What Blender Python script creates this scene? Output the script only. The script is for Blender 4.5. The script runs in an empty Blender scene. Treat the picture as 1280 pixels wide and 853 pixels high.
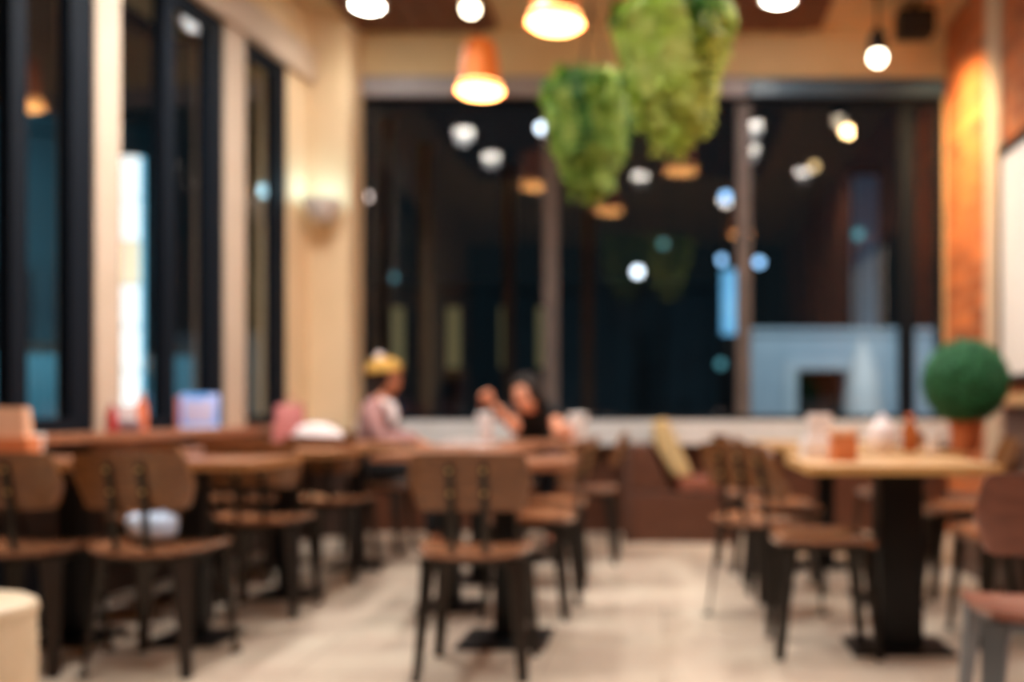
import bpy, bmesh, math, random
from mathutils import Vector, Matrix
random.seed(7)
C = bpy.context.scene.collection
PI = math.pi
F, VX, VY, EYE = 1244.4, 830.0, 510.0, 0.96      # lens in pixels, vanishing point, eye height

def at(x, y, Y):
    """The point at depth Y seen at photo pixel x, y."""
    return Vector(((x - VX) / F * Y, Y, EYE - (y - VY) / F * Y))

def srgb(r, g, b):
    f = lambda c: (c / 255 / 12.92) if c / 255 <= 0.04045 else ((c / 255 + 0.055) / 1.055) ** 2.4
    return (f(r), f(g), f(b), 1)

# ------------------------------------------------------------------ materials
def mat(name, col, rough=.5, metal=0, col2=None, scale=8, stretch=(1, 1, 1), coat=0, emit=None, strength=0, bump=0, detail=4):
    m = bpy.data.materials.new(name); m.use_nodes = True
    nt = m.node_tree; b = nt.nodes['Principled BSDF']
    b.inputs['Base Color'].default_value = col
    b.inputs['Roughness'].default_value = rough
    b.inputs['Metallic'].default_value = metal
    b.inputs['Coat Weight'].default_value = coat
    b.inputs['Coat Roughness'].default_value = .15
    if emit:
        b.inputs['Emission Color'].default_value = emit
        b.inputs['Emission Strength'].default_value = strength
    if col2 or bump:
        tc = nt.nodes.new('ShaderNodeTexCoord'); mp = nt.nodes.new('ShaderNodeMapping')
        nz = nt.nodes.new('ShaderNodeTexNoise')
        mp.inputs['Scale'].default_value = stretch
        nz.inputs['Scale'].default_value = scale; nz.inputs['Detail'].default_value = detail
        nt.links.new(tc.outputs['Object'], mp.inputs[0]); nt.links.new(mp.outputs[0], nz.inputs['Vector'])
        if col2:
            cr = nt.nodes.new('ShaderNodeValToRGB')
            cr.color_ramp.elements[0].position = .35; cr.color_ramp.elements[1].position = .65
            cr.color_ramp.elements[0].color = col; cr.color_ramp.elements[1].color = col2
            nt.links.new(nz.outputs['Fac'], cr.inputs[0]); nt.links.new(cr.outputs[0], b.inputs['Base Color'])
        if bump:
            bp = nt.nodes.new('ShaderNodeBump'); bp.inputs['Strength'].default_value = bump
            nt.links.new(nz.outputs['Fac'], bp.inputs['Height']); nt.links.new(bp.outputs[0], b.inputs['Normal'])
    return m

def brick_mat(name, c1, c2, mortar, w, h, msize, axes, rough=.6, coat=0, offset=.5):
    m = bpy.data.materials.new(name); m.use_nodes = True
    nt = m.node_tree; b = nt.nodes['Principled BSDF']
    tc = nt.nodes.new('ShaderNodeTexCoord'); sp = nt.nodes.new('ShaderNodeSeparateXYZ'); cb = nt.nodes.new('ShaderNodeCombineXYZ')
    br = nt.nodes.new('ShaderNodeTexBrick')
    nt.links.new(tc.outputs['Object'], sp.inputs[0])
    nt.links.new(sp.outputs[axes[0]], cb.inputs[0]); nt.links.new(sp.outputs[axes[1]], cb.inputs[1])
    nt.links.new(cb.outputs[0], br.inputs['Vector'])
    br.inputs['Color1'].default_value = c1; br.inputs['Color2'].default_value = c2; br.inputs['Mortar'].default_value = mortar
    br.inputs['Scale'].default_value = 1; br.inputs['Brick Width'].default_value = w; br.inputs['Row Height'].default_value = h
    br.inputs['Mortar Size'].default_value = msize; br.offset = offset
    nz = nt.nodes.new('ShaderNodeTexNoise'); nz.inputs['Scale'].default_value = 3
    nt.links.new(tc.outputs['Object'], nz.inputs['Vector'])
    mx = nt.nodes.new('ShaderNodeMixRGB'); mx.blend_type = 'OVERLAY'; mx.inputs[0].default_value = .35
    nt.links.new(br.outputs['Color'], mx.inputs[1]); nt.links.new(nz.outputs['Fac'], mx.inputs[2])
    nt.links.new(mx.outputs[0], b.inputs['Base Color'])
    bp = nt.nodes.new('ShaderNodeBump'); bp.inputs['Strength'].default_value = .3; bp.invert = True
    nt.links.new(br.outputs['Fac'], bp.inputs['Height']); nt.links.new(bp.outputs[0], b.inputs['Normal'])
    b.inputs['Roughness'].default_value = rough; b.inputs['Coat Weight'].default_value = coat
    return m

def glass_mat(name, tint=(1, 1, 1, 1)):
    m = bpy.data.materials.new(name); m.use_nodes = True
    nt = m.node_tree; nt.nodes.clear()
    o = nt.nodes.new('ShaderNodeOutputMaterial'); mx = nt.nodes.new('ShaderNodeMixShader')
    t = nt.nodes.new('ShaderNodeBsdfTransparent'); g = nt.nodes.new('ShaderNodeBsdfGlossy'); fr = nt.nodes.new('ShaderNodeFresnel')
    t.inputs[0].default_value = tint; g.inputs['Roughness'].default_value = .0; geo = nt.nodes.new('ShaderNodeNewGeometry'); ior = nt.nodes.new('ShaderNodeMapRange')
    ior.inputs['To Min'].default_value = 1.45; ior.inputs['To Max'].default_value = 1 / 1.45      # the same reflection off both faces of the pane
    nt.links.new(geo.outputs['Backfacing'], ior.inputs['Value']); nt.links.new(ior.outputs['Result'], fr.inputs[0])
    nt.links.new(fr.outputs[0], mx.inputs[0]); nt.links.new(t.outputs[0], mx.inputs[1]); nt.links.new(g.outputs[0], mx.inputs[2])
    nt.links.new(mx.outputs[0], o.inputs[0])
    return m

M = dict(
    walnut=mat('walnut', srgb(112, 70, 36), .38, col2=srgb(136, 88, 48), scale=9, stretch=(1, 6, 6), coat=.35),
    walnut_seat=mat('walnut_seat', srgb(140, 90, 60), .26, col2=srgb(164, 110, 76), scale=9, stretch=(6, 1, 6), coat=.5),
    redwood=mat('redwood', srgb(150, 84, 62), .33, col2=srgb(128, 68, 48), scale=8, stretch=(1, 6, 6), coat=.4),
    brown_top=mat('brown_top', srgb(150, 98, 70), .35, col2=srgb(172, 116, 84), scale=5, stretch=(1, 8, 1), coat=.4),
    oak=mat('oak', srgb(205, 160, 112), .4, col2=srgb(222, 180, 132), scale=5, stretch=(8, 1, 1), coat=.25),
    brown_edge=mat('brown_edge', srgb(176, 124, 76), .45, col2=srgb(160, 110, 66), scale=7),
    oak_edge=mat('oak_edge', srgb(214, 168, 104), .45, col2=srgb(200, 152, 92), scale=7),
    steel=mat('dark_steel', srgb(62, 58, 54), .42, .8, bump=.02, scale=60),
    steel_blue=mat('bright_steel', srgb(130, 138, 148), .28, .95, bump=.02, scale=60),
    black=mat('black_iron', srgb(17, 18, 20), .45, .5, bump=.03, scale=50),
    frame=mat('window_frame_paint', srgb(9, 18, 28), .6, 0, bump=.02, scale=40),
    brass=mat('brass', srgb(220, 190, 130), .3, 1, bump=.01),
    cream=mat('cream_wall_paint', srgb(234, 208, 170), .75, col2=srgb(228, 202, 162), scale=3, bump=.03),
    cream_trim=mat('cream_trim_paint', srgb(206, 186, 166), .6, col2=srgb(200, 180, 158), scale=4),
    ochre=mat('ochre_wall_paint', srgb(228, 208, 164), .75, col2=srgb(222, 200, 154), scale=3, bump=.03),
    ceil=mat('ceiling_paint', srgb(214, 190, 150), .8, col2=srgb(206, 182, 140), scale=3),
    ceil_wood=mat('ceiling_wood', srgb(112, 66, 40), .55, col2=srgb(92, 52, 32), scale=4, stretch=(1, 8, 1)),
    grey_band=mat('pale_grey_band', srgb(160, 158, 164), .5, col2=srgb(152, 150, 156), scale=4),
    blue_reflection=mat('blue_reflection_band', srgb(70, 100, 124), .35, col2=srgb(62, 90, 114), scale=4),
    ledge=mat('ledge_stone', srgb(216, 216, 216), .4, col2=srgb(208, 208, 206), scale=6),
    floor=brick_mat('floor_tiles', srgb(208, 190, 170), srgb(198, 180, 160), srgb(172, 154, 136), .9, .6, .006, (0, 1), .35, .1),
    brick=brick_mat('orange_brick', srgb(214, 120, 62), srgb(140, 66, 32), srgb(176, 122, 86), .30, .11, .014, (1, 2), .8),
    rear=mat('rear_wall_paint', srgb(56, 55, 55), .8, col2=srgb(50, 50, 50), scale=3),
    glass=glass_mat('window_glass'),
    dark_wood=mat('dark_wood_panel', srgb(62, 42, 32), .5, col2=srgb(52, 34, 26), scale=5, stretch=(1, 1, 6)),
    kiosk_trim=mat('kiosk_trim', srgb(180, 198, 208), .7, col2=srgb(172, 190, 202), scale=4),
    canvas=mat('parasol_canvas', srgb(196, 202, 204), .85, col2=srgb(186, 192, 196), scale=12),
    card_lavender=mat('lavender_card', srgb(190, 190, 232), .6, col2=srgb(214, 206, 232), scale=9),
    leather=mat('brown_leather', srgb(92, 52, 33), .45, col2=srgb(82, 45, 28), scale=12, bump=.08),
    leather_dark=mat('dark_brown_leather', srgb(92, 62, 50), .45, col2=srgb(80, 54, 44), scale=12, bump=.08),
    tan=mat('tan_fabric', srgb(206, 178, 128), .8, col2=srgb(192, 162, 112), scale=30, bump=.08),
    asphalt=mat('asphalt', srgb(38, 42, 46), .7, col2=srgb(30, 34, 38), scale=20, bump=.1),
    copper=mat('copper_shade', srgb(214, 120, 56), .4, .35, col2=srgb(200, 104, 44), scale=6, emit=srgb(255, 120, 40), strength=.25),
    cord=mat('black_cord', srgb(24, 22, 20), .7, bump=.02),
    warm_glow=mat('warm_diffuser', srgb(255, 236, 200), .5, emit=srgb(255, 176, 100), strength=18, bump=.01),
    white_glow=mat('cool_diffuser', srgb(255, 255, 250), .5, emit=srgb(255, 246, 232), strength=42, bump=.01),
    spot_glow=mat('spot_bulb', srgb(255, 250, 235), .5, emit=srgb(255, 236, 205), strength=14, bump=.01),
    white_metal=mat('white_metal', srgb(228, 222, 216), .4, col2=srgb(222, 216, 210), scale=5),
    terracotta=mat('terracotta', srgb(206, 116, 66), .75, col2=srgb(190, 102, 56), scale=14, bump=.08),
    topiary=mat('topiary_leaf', srgb(22, 98, 54), .6, col2=srgb(42, 132, 76), scale=40),
    topiary_core=mat('topiary_core', srgb(18, 66, 38), .8, col2=srgb(26, 84, 48), scale=40, bump=.3),
    leaf_dark=mat('dark_fern', srgb(30, 92, 22), .55, col2=srgb(60, 138, 40), scale=9),
    leaf_lime=mat('lime_fern', srgb(176, 208, 76), .55, col2=srgb(214, 230, 128), scale=7),
    leaf_olive=mat('olive_fern', srgb(130, 172, 58), .55, col2=srgb(176, 198, 92), scale=9),
    stem=mat('stem_bark', srgb(90, 66, 40), .8, col2=srgb(70, 50, 30), scale=20, bump=.1),
    paper=mat('white_paper', srgb(238, 230, 226), .7, col2=srgb(230, 222, 218), scale=14, bump=.05),
    card_peach=mat('peach_card', srgb(240, 196, 164), .65, col2=srgb(232, 184, 150), scale=8),
    card_orange=mat('orange_card', srgb(214, 132, 84), .65, col2=srgb(202, 118, 70), scale=8),
    card_pink=mat('pink_card', srgb(206, 128, 122), .65, col2=srgb(190, 110, 108), scale=8),
    red=mat('red_plastic', srgb(186, 60, 58), .45, col2=srgb(170, 50, 50), scale=8),
    orange=mat('orange_plastic', srgb(232, 128, 84), .4, col2=srgb(226, 116, 70), scale=8),
    grey_card=mat('mauve_card', srgb(132, 110, 116), .7, col2=srgb(120, 100, 108), scale=8),
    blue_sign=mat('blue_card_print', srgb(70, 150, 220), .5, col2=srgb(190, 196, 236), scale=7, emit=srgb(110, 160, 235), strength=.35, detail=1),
    pale_blue=mat('pale_blue_cloth', srgb(196, 212, 232), .8, col2=srgb(176, 196, 222), scale=10, bump=.1),
    navy=mat('navy_cloth', srgb(28, 40, 58), .85, col2=srgb(22, 32, 48), scale=10, bump=.1),
    amber=mat('amber_sauce', srgb(176, 96, 44), .25, col2=srgb(150, 76, 34), scale=8),
    cream_seat=mat('cream_vinyl', srgb(226, 206, 176), .5, col2=srgb(218, 196, 164), scale=10, bump=.05),
    skin=mat('skin', srgb(226, 160, 128), .5, col2=srgb(216, 148, 116), scale=12),
    skin_tan=mat('tan_skin', srgb(196, 126, 92), .5, col2=srgb(184, 116, 84), scale=12),
    hair=mat('dark_hair', srgb(20, 14, 12), .85, col2=srgb(34, 24, 18), scale=40, stretch=(1, 1, .2), bump=.2),
    hair_brown=mat('brown_hair', srgb(44, 27, 19), .85, col2=srgb(34, 22, 16), scale=40, stretch=(1, 1, .2), bump=.2),
    yellow=mat('mustard_wool', srgb(208, 164, 84), .9, col2=srgb(192, 146, 66), scale=40, bump=.2),
    mauve=mat('mauve_cotton', srgb(176, 132, 128), .85, col2=srgb(160, 118, 116), scale=16, bump=.1),
    black_cloth=mat('black_cloth', srgb(18, 18, 20), .9, col2=srgb(24, 24, 26), scale=20, bump=.1),
    white_cloth=mat('white_cloth', srgb(240, 228, 226), .85, col2=srgb(230, 216, 214), scale=20, bump=.1),
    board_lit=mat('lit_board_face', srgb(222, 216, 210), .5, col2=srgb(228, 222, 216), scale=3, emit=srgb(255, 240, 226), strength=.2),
    kiosk=mat('pale_blue_render', srgb(162, 184, 198), .7, col2=srgb(150, 174, 190), scale=2),
    kiosk_dark=mat('dark_opening', srgb(14, 14, 16), .8, bump=.02),
    teal=mat('dark_teal_facade', srgb(38, 70, 84), .8, col2=srgb(32, 60, 74), scale=1),
    teal_panel=mat('teal_hoarding', srgb(64, 120, 140), .7, col2=srgb(56, 108, 128), scale=1),
    post=mat('grey_brown_post', srgb(92, 80, 74), .6, col2=srgb(80, 70, 66), scale=6),
    pole_blue=mat('blue_lit_column', srgb(96, 128, 150), .6, emit=srgb(90, 130, 165), strength=.12, bump=.02),
    globe_blue=mat('blue_lamp', srgb(180, 215, 255), .4, emit=srgb(150, 205, 255), strength=3.2, bump=.01),
    globe_white=mat('white_lamp', srgb(230, 245, 255), .4, emit=srgb(225, 240, 255), strength=5, bump=.01),
    globe_warm=mat('warm_lamp', srgb(255, 225, 170), .4, emit=srgb(255, 215, 150), strength=2.0, bump=.01),
    globe_pink=mat('pale_lamp', srgb(255, 235, 225), .4, emit=srgb(255, 232, 222), strength=2.6, bump=.01),
    globe_teal=mat('teal_lamp', srgb(120, 190, 200), .4, emit=srgb(100, 180, 195), strength=.7, bump=.01),
    tube_yellow=mat('yellow_tube', srgb(220, 210, 150), .4, emit=srgb(210, 205, 150), strength=.13, bump=.01),
    sign_blue=mat('blue_sign_face', srgb(120, 190, 230), .4, col2=srgb(190, 205, 190), scale=1.5, emit=srgb(90, 175, 230), strength=.9),
    lightbox=mat('lightbox_face', srgb(250, 252, 250), .4, emit=srgb(244, 250, 248), strength=1.5, bump=.01),
    lightbox_tint=mat('lightbox_tinted_face', srgb(250, 244, 220), .4, emit=srgb(252, 236, 200), strength=1.2, bump=.01),
    lightbox_blue=mat('lightbox_blue_edge', srgb(130, 210, 240), .4, emit=srgb(120, 205, 240), strength=1.0, bump=.01),
)

M['frame'].node_tree.nodes['Principled BSDF'].inputs['Specular IOR Level'].default_value = .15
M['frame'].node_tree.nodes['Principled BSDF'].inputs['Roughness'].default_value = .7

# ------------------------------------------------------------------ mesh helpers
def bx(bm, x0, x1, y0, y1, z0, z1, xf=None):
    vs = [Vector((x, y, z)) for x in (x0, x1) for y in (y0, y1) for z in (z0, z1)]
    if xf: vs = [xf(v) for v in vs]
    v = [bm.verts.new(p) for p in vs]
    for f in ((0, 1, 3, 2), (4, 6, 7, 5), (0, 4, 5, 1), (2, 3, 7, 6), (0, 2, 6, 4), (1, 5, 7, 3)):
        bm.faces.new([v[i] for i in f])
    return v

def box(x0, x1, y0, y1, z0, z1, bev=0, seg=2, xf=None):
    bm = bmesh.new(); bx(bm, x0, x1, y0, y1, z0, z1, xf)
    bmesh.ops.recalc_face_normals(bm, faces=bm.faces)
    if bev:
        bmesh.ops.bevel(bm, geom=list(bm.edges), offset=bev, segments=seg, profile=.6, affect='EDGES')
    return bm

def lathe(pts, n=28, cx=0, cy=0, bm=None):
    bm = bm or bmesh.new(); rings = []
    for r, z in pts:
        rings.append([bm.verts.new((cx + r * math.cos(2 * PI * i / n), cy + r * math.sin(2 * PI * i / n), z)) for i in range(n)] if r > 1e-5 else [bm.verts.new((cx, cy, z))])
    for a, b in zip(rings, rings[1:]):
        for i in range(n):
            j = (i + 1) % n
            if len(a) == 1 and len(b) == 1: continue
            if len(a) == 1: bm.faces.new((a[0], b[j], b[i]))
            elif len(b) == 1: bm.faces.new((a[i], a[j], b[0]))
            else: bm.faces.new((a[i], a[j], b[j], b[i]))
    bmesh.ops.recalc_face_normals(bm, faces=bm.faces)
    return bm

def sweep(pts, w, t, bm=None, side=Vector((1, 0, 0)), taper=1):
    """A flat bar, w across and t thick, along pts."""
    bm = bm or bmesh.new(); pts = [Vector(p) for p in pts]; rings = []
    for i, p in enumerate(pts):
        d = (pts[min(i + 1, len(pts) - 1)] - pts[max(i - 1, 0)]).normalized()
        s = (side - d * side.dot(d)).normalized(); n = d.cross(s)
        k = 1 + (taper - 1) * i / (len(pts) - 1)
        rings.append([bm.verts.new(p + s * a * w * k / 2 + n * b * t * k / 2) for a, b in ((-1, -1), (1, -1), (1, 1), (-1, 1))])
    for a, b in zip(rings, rings[1:]):
        for i in range(4):
            bm.faces.new((a[i], a[(i + 1) % 4], b[(i + 1) % 4], b[i]))
    bm.faces.new(rings[0][::-1]); bm.faces.new(rings[-1])
    bmesh.ops.recalc_face_normals(bm, faces=bm.faces)
    return bm

def tube(pts, r, n=10, bm=None, r1=None):
    bm = bm or bmesh.new(); pts = [Vector(p) for p in pts]; rings = []
    up = Vector((.31, .17, .93))
    for i, p in enumerate(pts):
        d = (pts[min(i + 1, len(pts) - 1)] - pts[max(i - 1, 0)]).normalized()
        a = d.cross(up)
        if a.length < 1e-3: a = d.cross(Vector((1, 0, 0)))
        a.normalize(); b = d.cross(a)
        rr = r if r1 is None else r + (r1 - r) * i / (len(pts) - 1)
        rings.append([bm.verts.new(p + (a * math.cos(2 * PI * k / n) + b * math.sin(2 * PI * k / n)) * rr) for k in range(n)])
    for a, b in zip(rings, rings[1:]):
        for i in range(n):
            bm.faces.new((a[i], a[(i + 1) % n], b[(i + 1) % n], b[i]))
    bm.faces.new(rings[0][::-1]); bm.faces.new(rings[-1])
    bmesh.ops.recalc_face_normals(bm, faces=bm.faces)
    return bm

def ball(c, r, sub=3, scale=(1, 1, 1), bm=None):
    bm = bm or bmesh.new()
    ret = bmesh.ops.create_icosphere(bm, subdivisions=sub, radius=r)
    for v in ret['verts']:
        v.co = Vector((v.co.x * scale[0], v.co.y * scale[1], v.co.z * scale[2])) + Vector(c)
    return bm

def obj(name, bm, m, parent=None, smooth=True, loc=None):
    me = bpy.data.meshes.new(name); bm.to_mesh(me); bm.free()
    for mm in (m if isinstance(m, (list, tuple)) else [m]): me.materials.append(mm)
    if smooth:
        for p in me.polygons: p.use_smooth = True
        try: me.set_sharp_from_angle(angle=math.radians(38))
        except Exception: pass
    o = bpy.data.objects.new(name, me); C.objects.link(o)
    if parent: o.parent = parent
    if loc is not None: o.location = loc
    return o

def tag(o, label, cat, group=None, kind=None):
    o['label'] = label; o['category'] = cat
    if group: o['group'] = group
    if kind: o['kind'] = kind
    return o

def thing(name, label, cat, loc=(0, 0, 0), rz=0, group=None):
    o = bpy.data.objects.new(name, None); C.objects.link(o)
    o.location = loc; o.rotation_euler = (0, 0, rz); o.empty_display_size = .1
    return tag(o, label, cat, group)

def struct(name, bm, m, parent=None, smooth=False, label=None):
    o = obj(name, bm, m, parent, smooth)
    if parent is None:
        o['kind'] = 'structure'; o['label'] = label or name.replace('_', ' '); o['category'] = name.split('_')[0]
    return o

def dup(root, loc, rz, label, group=None):
    r = root.copy(); C.objects.link(r); r.location = loc; r.rotation_euler = (0, 0, rz); r['label'] = label
    if group: r['group'] = group
    for ch in list(root.children):
        c = ch.copy(); C.objects.link(c); c.parent = r
        for g in list(ch.children):
            d = g.copy(); C.objects.link(d); d.parent = c
    return r

def lamp(name, kind, loc, energy, color, radius=.05, target=None, angle=None, blend=.6, parent=None):
    l = bpy.data.lights.new(name, kind); l.energy = energy; l.color = color
    if kind == 'AREA': l.shape = 'DISK'; l.size = radius * 2
    else: l.shadow_soft_size = radius
    if kind == 'SPOT': l.spot_size = angle; l.spot_blend = blend
    o = bpy.data.objects.new(name, l); C.objects.link(o); o.location = loc
    if target is not None: o.rotation_euler = (Vector(target) - Vector(loc)).to_track_quat('-Z', 'Y').to_euler()
    if parent: o.parent = parent
    return o

# ------------------------------------------------------------------ the setting
YB, XR, ZC = 7.7, 2.18, 3.9                       # back wall, right wall, ceiling
Y0 = -2.5
def wallX(Y): return -3.305 + .091 * Y            # the left wall runs at a slight angle
NL = Vector((1, -.091, 0)).normalized()
def LW(v):                                         # (offset into the room, along y, z) -> world
    return Vector((wallX(v.y), v.y, 0)) + NL * v.x + Vector((0, 0, v.z))
WT, SL = 3.37, .84                                 # window head and sill heights

struct('floor', box(-3.9, XR + .2, Y0, YB + .25, -.12, 0), M['floor'])
struct('ceiling', box(-3.9, XR + .2, Y0, YB + .25, ZC, ZC + .15), M['ceil'])
struct('wall_front', box(-3.9, XR + .2, Y0 - .15, Y0, 0, ZC), M['rear'])
# left wall: solid below the sill, solid above the head, piers between the windows
bm = bmesh.new()
bx(bm, -.2, 0, Y0, 7.7, 0, SL, LW); bx(bm, -.2, 0, Y0, 7.7, WT, ZC, LW)
bx(bm, -.2, 0, 7.03, 7.7, SL, WT, LW); bx(bm, -.2, 0, Y0, 3.2, SL, WT, LW)
struct('wall_left', bm, M['cream'])
struct('trim_1', box(0, .05, 3.0, 7.4, WT, WT + .23, xf=LW), M['cream_trim'], label='pinkish cream header trim over the left windows')
struct('trim_2', box(-.2, .012, 6.2, 6.44, SL, WT, xf=LW), M['cream_trim'], label='cream pilaster between the two farther left windows')
struct('trim_3', box(-.2, .012, 4.98, 5.17, SL, WT, xf=LW), M['cream_trim'], label='cream pilaster between the two nearer left windows')
def left_window(n, ya, yb, mull, label, fn=.03, ff=.16, mw=.05):
    r = thing('window_%d' % n, label, 'window'); r['kind'] = 'structure'
    bm = bmesh.new()
    A, B = -.075, -.004
    bx(bm, A, B, ya, ya + fn, SL, WT, LW); bx(bm, A, B, yb - ff, yb, SL, WT, LW)
    bx(bm, A, B, ya + fn, yb - ff, WT - .09, WT, LW); bx(bm, A, B, ya + fn, yb - ff, SL, SL + .07, LW)
    struct('window_frame', bm, M['frame'], r)
    if mull: struct('mullion', box(A, B, mull - mw, mull + mw, SL + .07, WT - .09, xf=LW), M['frame'], r)
    parts = [(ya + fn, yb - ff)] if not mull else [(ya + fn, mull - mw), (mull + mw, yb - ff)]
    for a, b in parts: struct('pane', box(-.045, -.037, a, b, SL + .07, WT - .09, xf=LW), M['glass'], r)
left_window(1, 6.44, 7.03, None, 'narrow dark framed window next to the corner column')
left_window(2, 5.17, 6.2, 5.63, 'two pane dark framed window in the left wall with the light sign behind it')
left_window(3, 3.2, 4.98, 4.48, 'nearest dark framed window in the left wall')
struct('trim_4', box(-.0, .24, 3.2, 7.3, SL - .04, SL, .004, xf=LW), M['brown_top'], label='brown wooden sill ledge along the left windows')
struct('trim_12', box(0, .02, -2.4, 7.36, 0, SL - .04, xf=LW), M['dark_wood'], label='dark brown panelling under the left window ledge')
# corner column
struct('trim_13', box(-2.71, -2.32, 7.36, 7.38, 0, .72), M['dark_wood'], label='dark brown panelling at the foot of the corner column')
struct('wall_corner', box(-2.70, -2.33, 7.38, YB + .0, 0, ZC), M['cream'], label='cream corner column beside the back window')
# back wall
bm = bmesh.new()
bx(bm, -3.2, XR + .2, YB, YB + .2, 0, SL + .02); bx(bm, -3.2, XR + .2, YB, YB + .2, 3.52, ZC)
bx(bm, -3.2, -2.38, YB, YB + .2, SL, 3.52); bx(bm, 2.17, XR + .2, YB, YB + .2, SL, 3.52)
struct('wall_back', bm, M['ochre'])
struct('trim_5', box(-2.38, .64, YB - .03, YB + .14, WT, 3.52, .006), M['grey_band'], label='pale grey head box over the left part of the back window')
struct('trim_6', box(.65, 2.17, YB - .03, YB + .14, WT, 3.50, .006), M['blue_reflection'], label='blue grey band painted as a glass reflection over the right part of the back window')  # solid band, its blue colour painted in for a reflection on the glass
r = thing('window_4', 'large dark back window in three bays', 'window'); r['kind'] = 'structure'
bm = bmesh.new()
bx(bm, -2.38, 2.17, YB + .03, YB + .12, SL + .02, SL + .06); bx(bm, -2.38, 2.17, YB + .03, YB + .12, WT - .05, WT)
bx(bm, -2.38, -2.33, YB + .03, YB + .12, SL + .06, WT - .05); bx(bm, 2.12, 2.17, YB + .03, YB + .12, SL + .06, WT - .05)
struct('window_frame', bm, M['frame'], r)
MUL = [-.88, .62, 1.89]
for x in MUL: struct('mullion', box(x - .055, x + .055, YB + .02, YB + .12, SL + .06, WT - .05), M['post'] if x < 1.5 else M['frame'], r)
ed = [-2.33] + MUL + [2.12]
for a, b in zip(ed, ed[1:]):
    struct('pane', box(a + (.055 if a > -2 else 0), b - (.055 if b < 2 else 0), YB + .07, YB + .078, SL + .06, WT - .05), M['glass'], r)
bm = box(-2.33, 2.16, YB - .18, YB, .68, SL + .02, .008)
struct('trim_7', bm, M['ledge'], label='pale stone ledge under the back window')
struct('trim_11', box(-2.33, 2.17, YB - .04, YB, 0, .68), M['leather'], label='brown panelling under the stone ledge of the back window')
# right wall
struct('wall_right', box(XR, XR + .2, Y0, YB + .2, 0, ZC), M['brick'])
struct('trim_8', box(2.15, XR, 6.38, 6.68, 0, ZC, .006), M['cream_trim'], label='cream pilaster on the right brick wall')
# ceiling rafts
def raft(n, x0, x1, y0, y1, m, label):
    bm = bmesh.new(); bx(bm, x0, x1, y0, y1, ZC - .05, ZC)
    k = int((x1 - x0) / .2)
    for i in range(k): bx(bm, x0 + i * .2 + .01, x0 + i * .2 + .19, y0, y1, ZC - .065, ZC - .05)
    struct('trim_%d' % n, bm, m, label=label)
raft(9, -2.36, -1.28, 3.0, 7.62, M['ceil_wood'], 'dark wood ceiling panel over the left tables')
raft(10, .3, 1.2, 3.0, 7.62, M['ceil_wood'], 'dark wood ceiling panel over the right tables')

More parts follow.
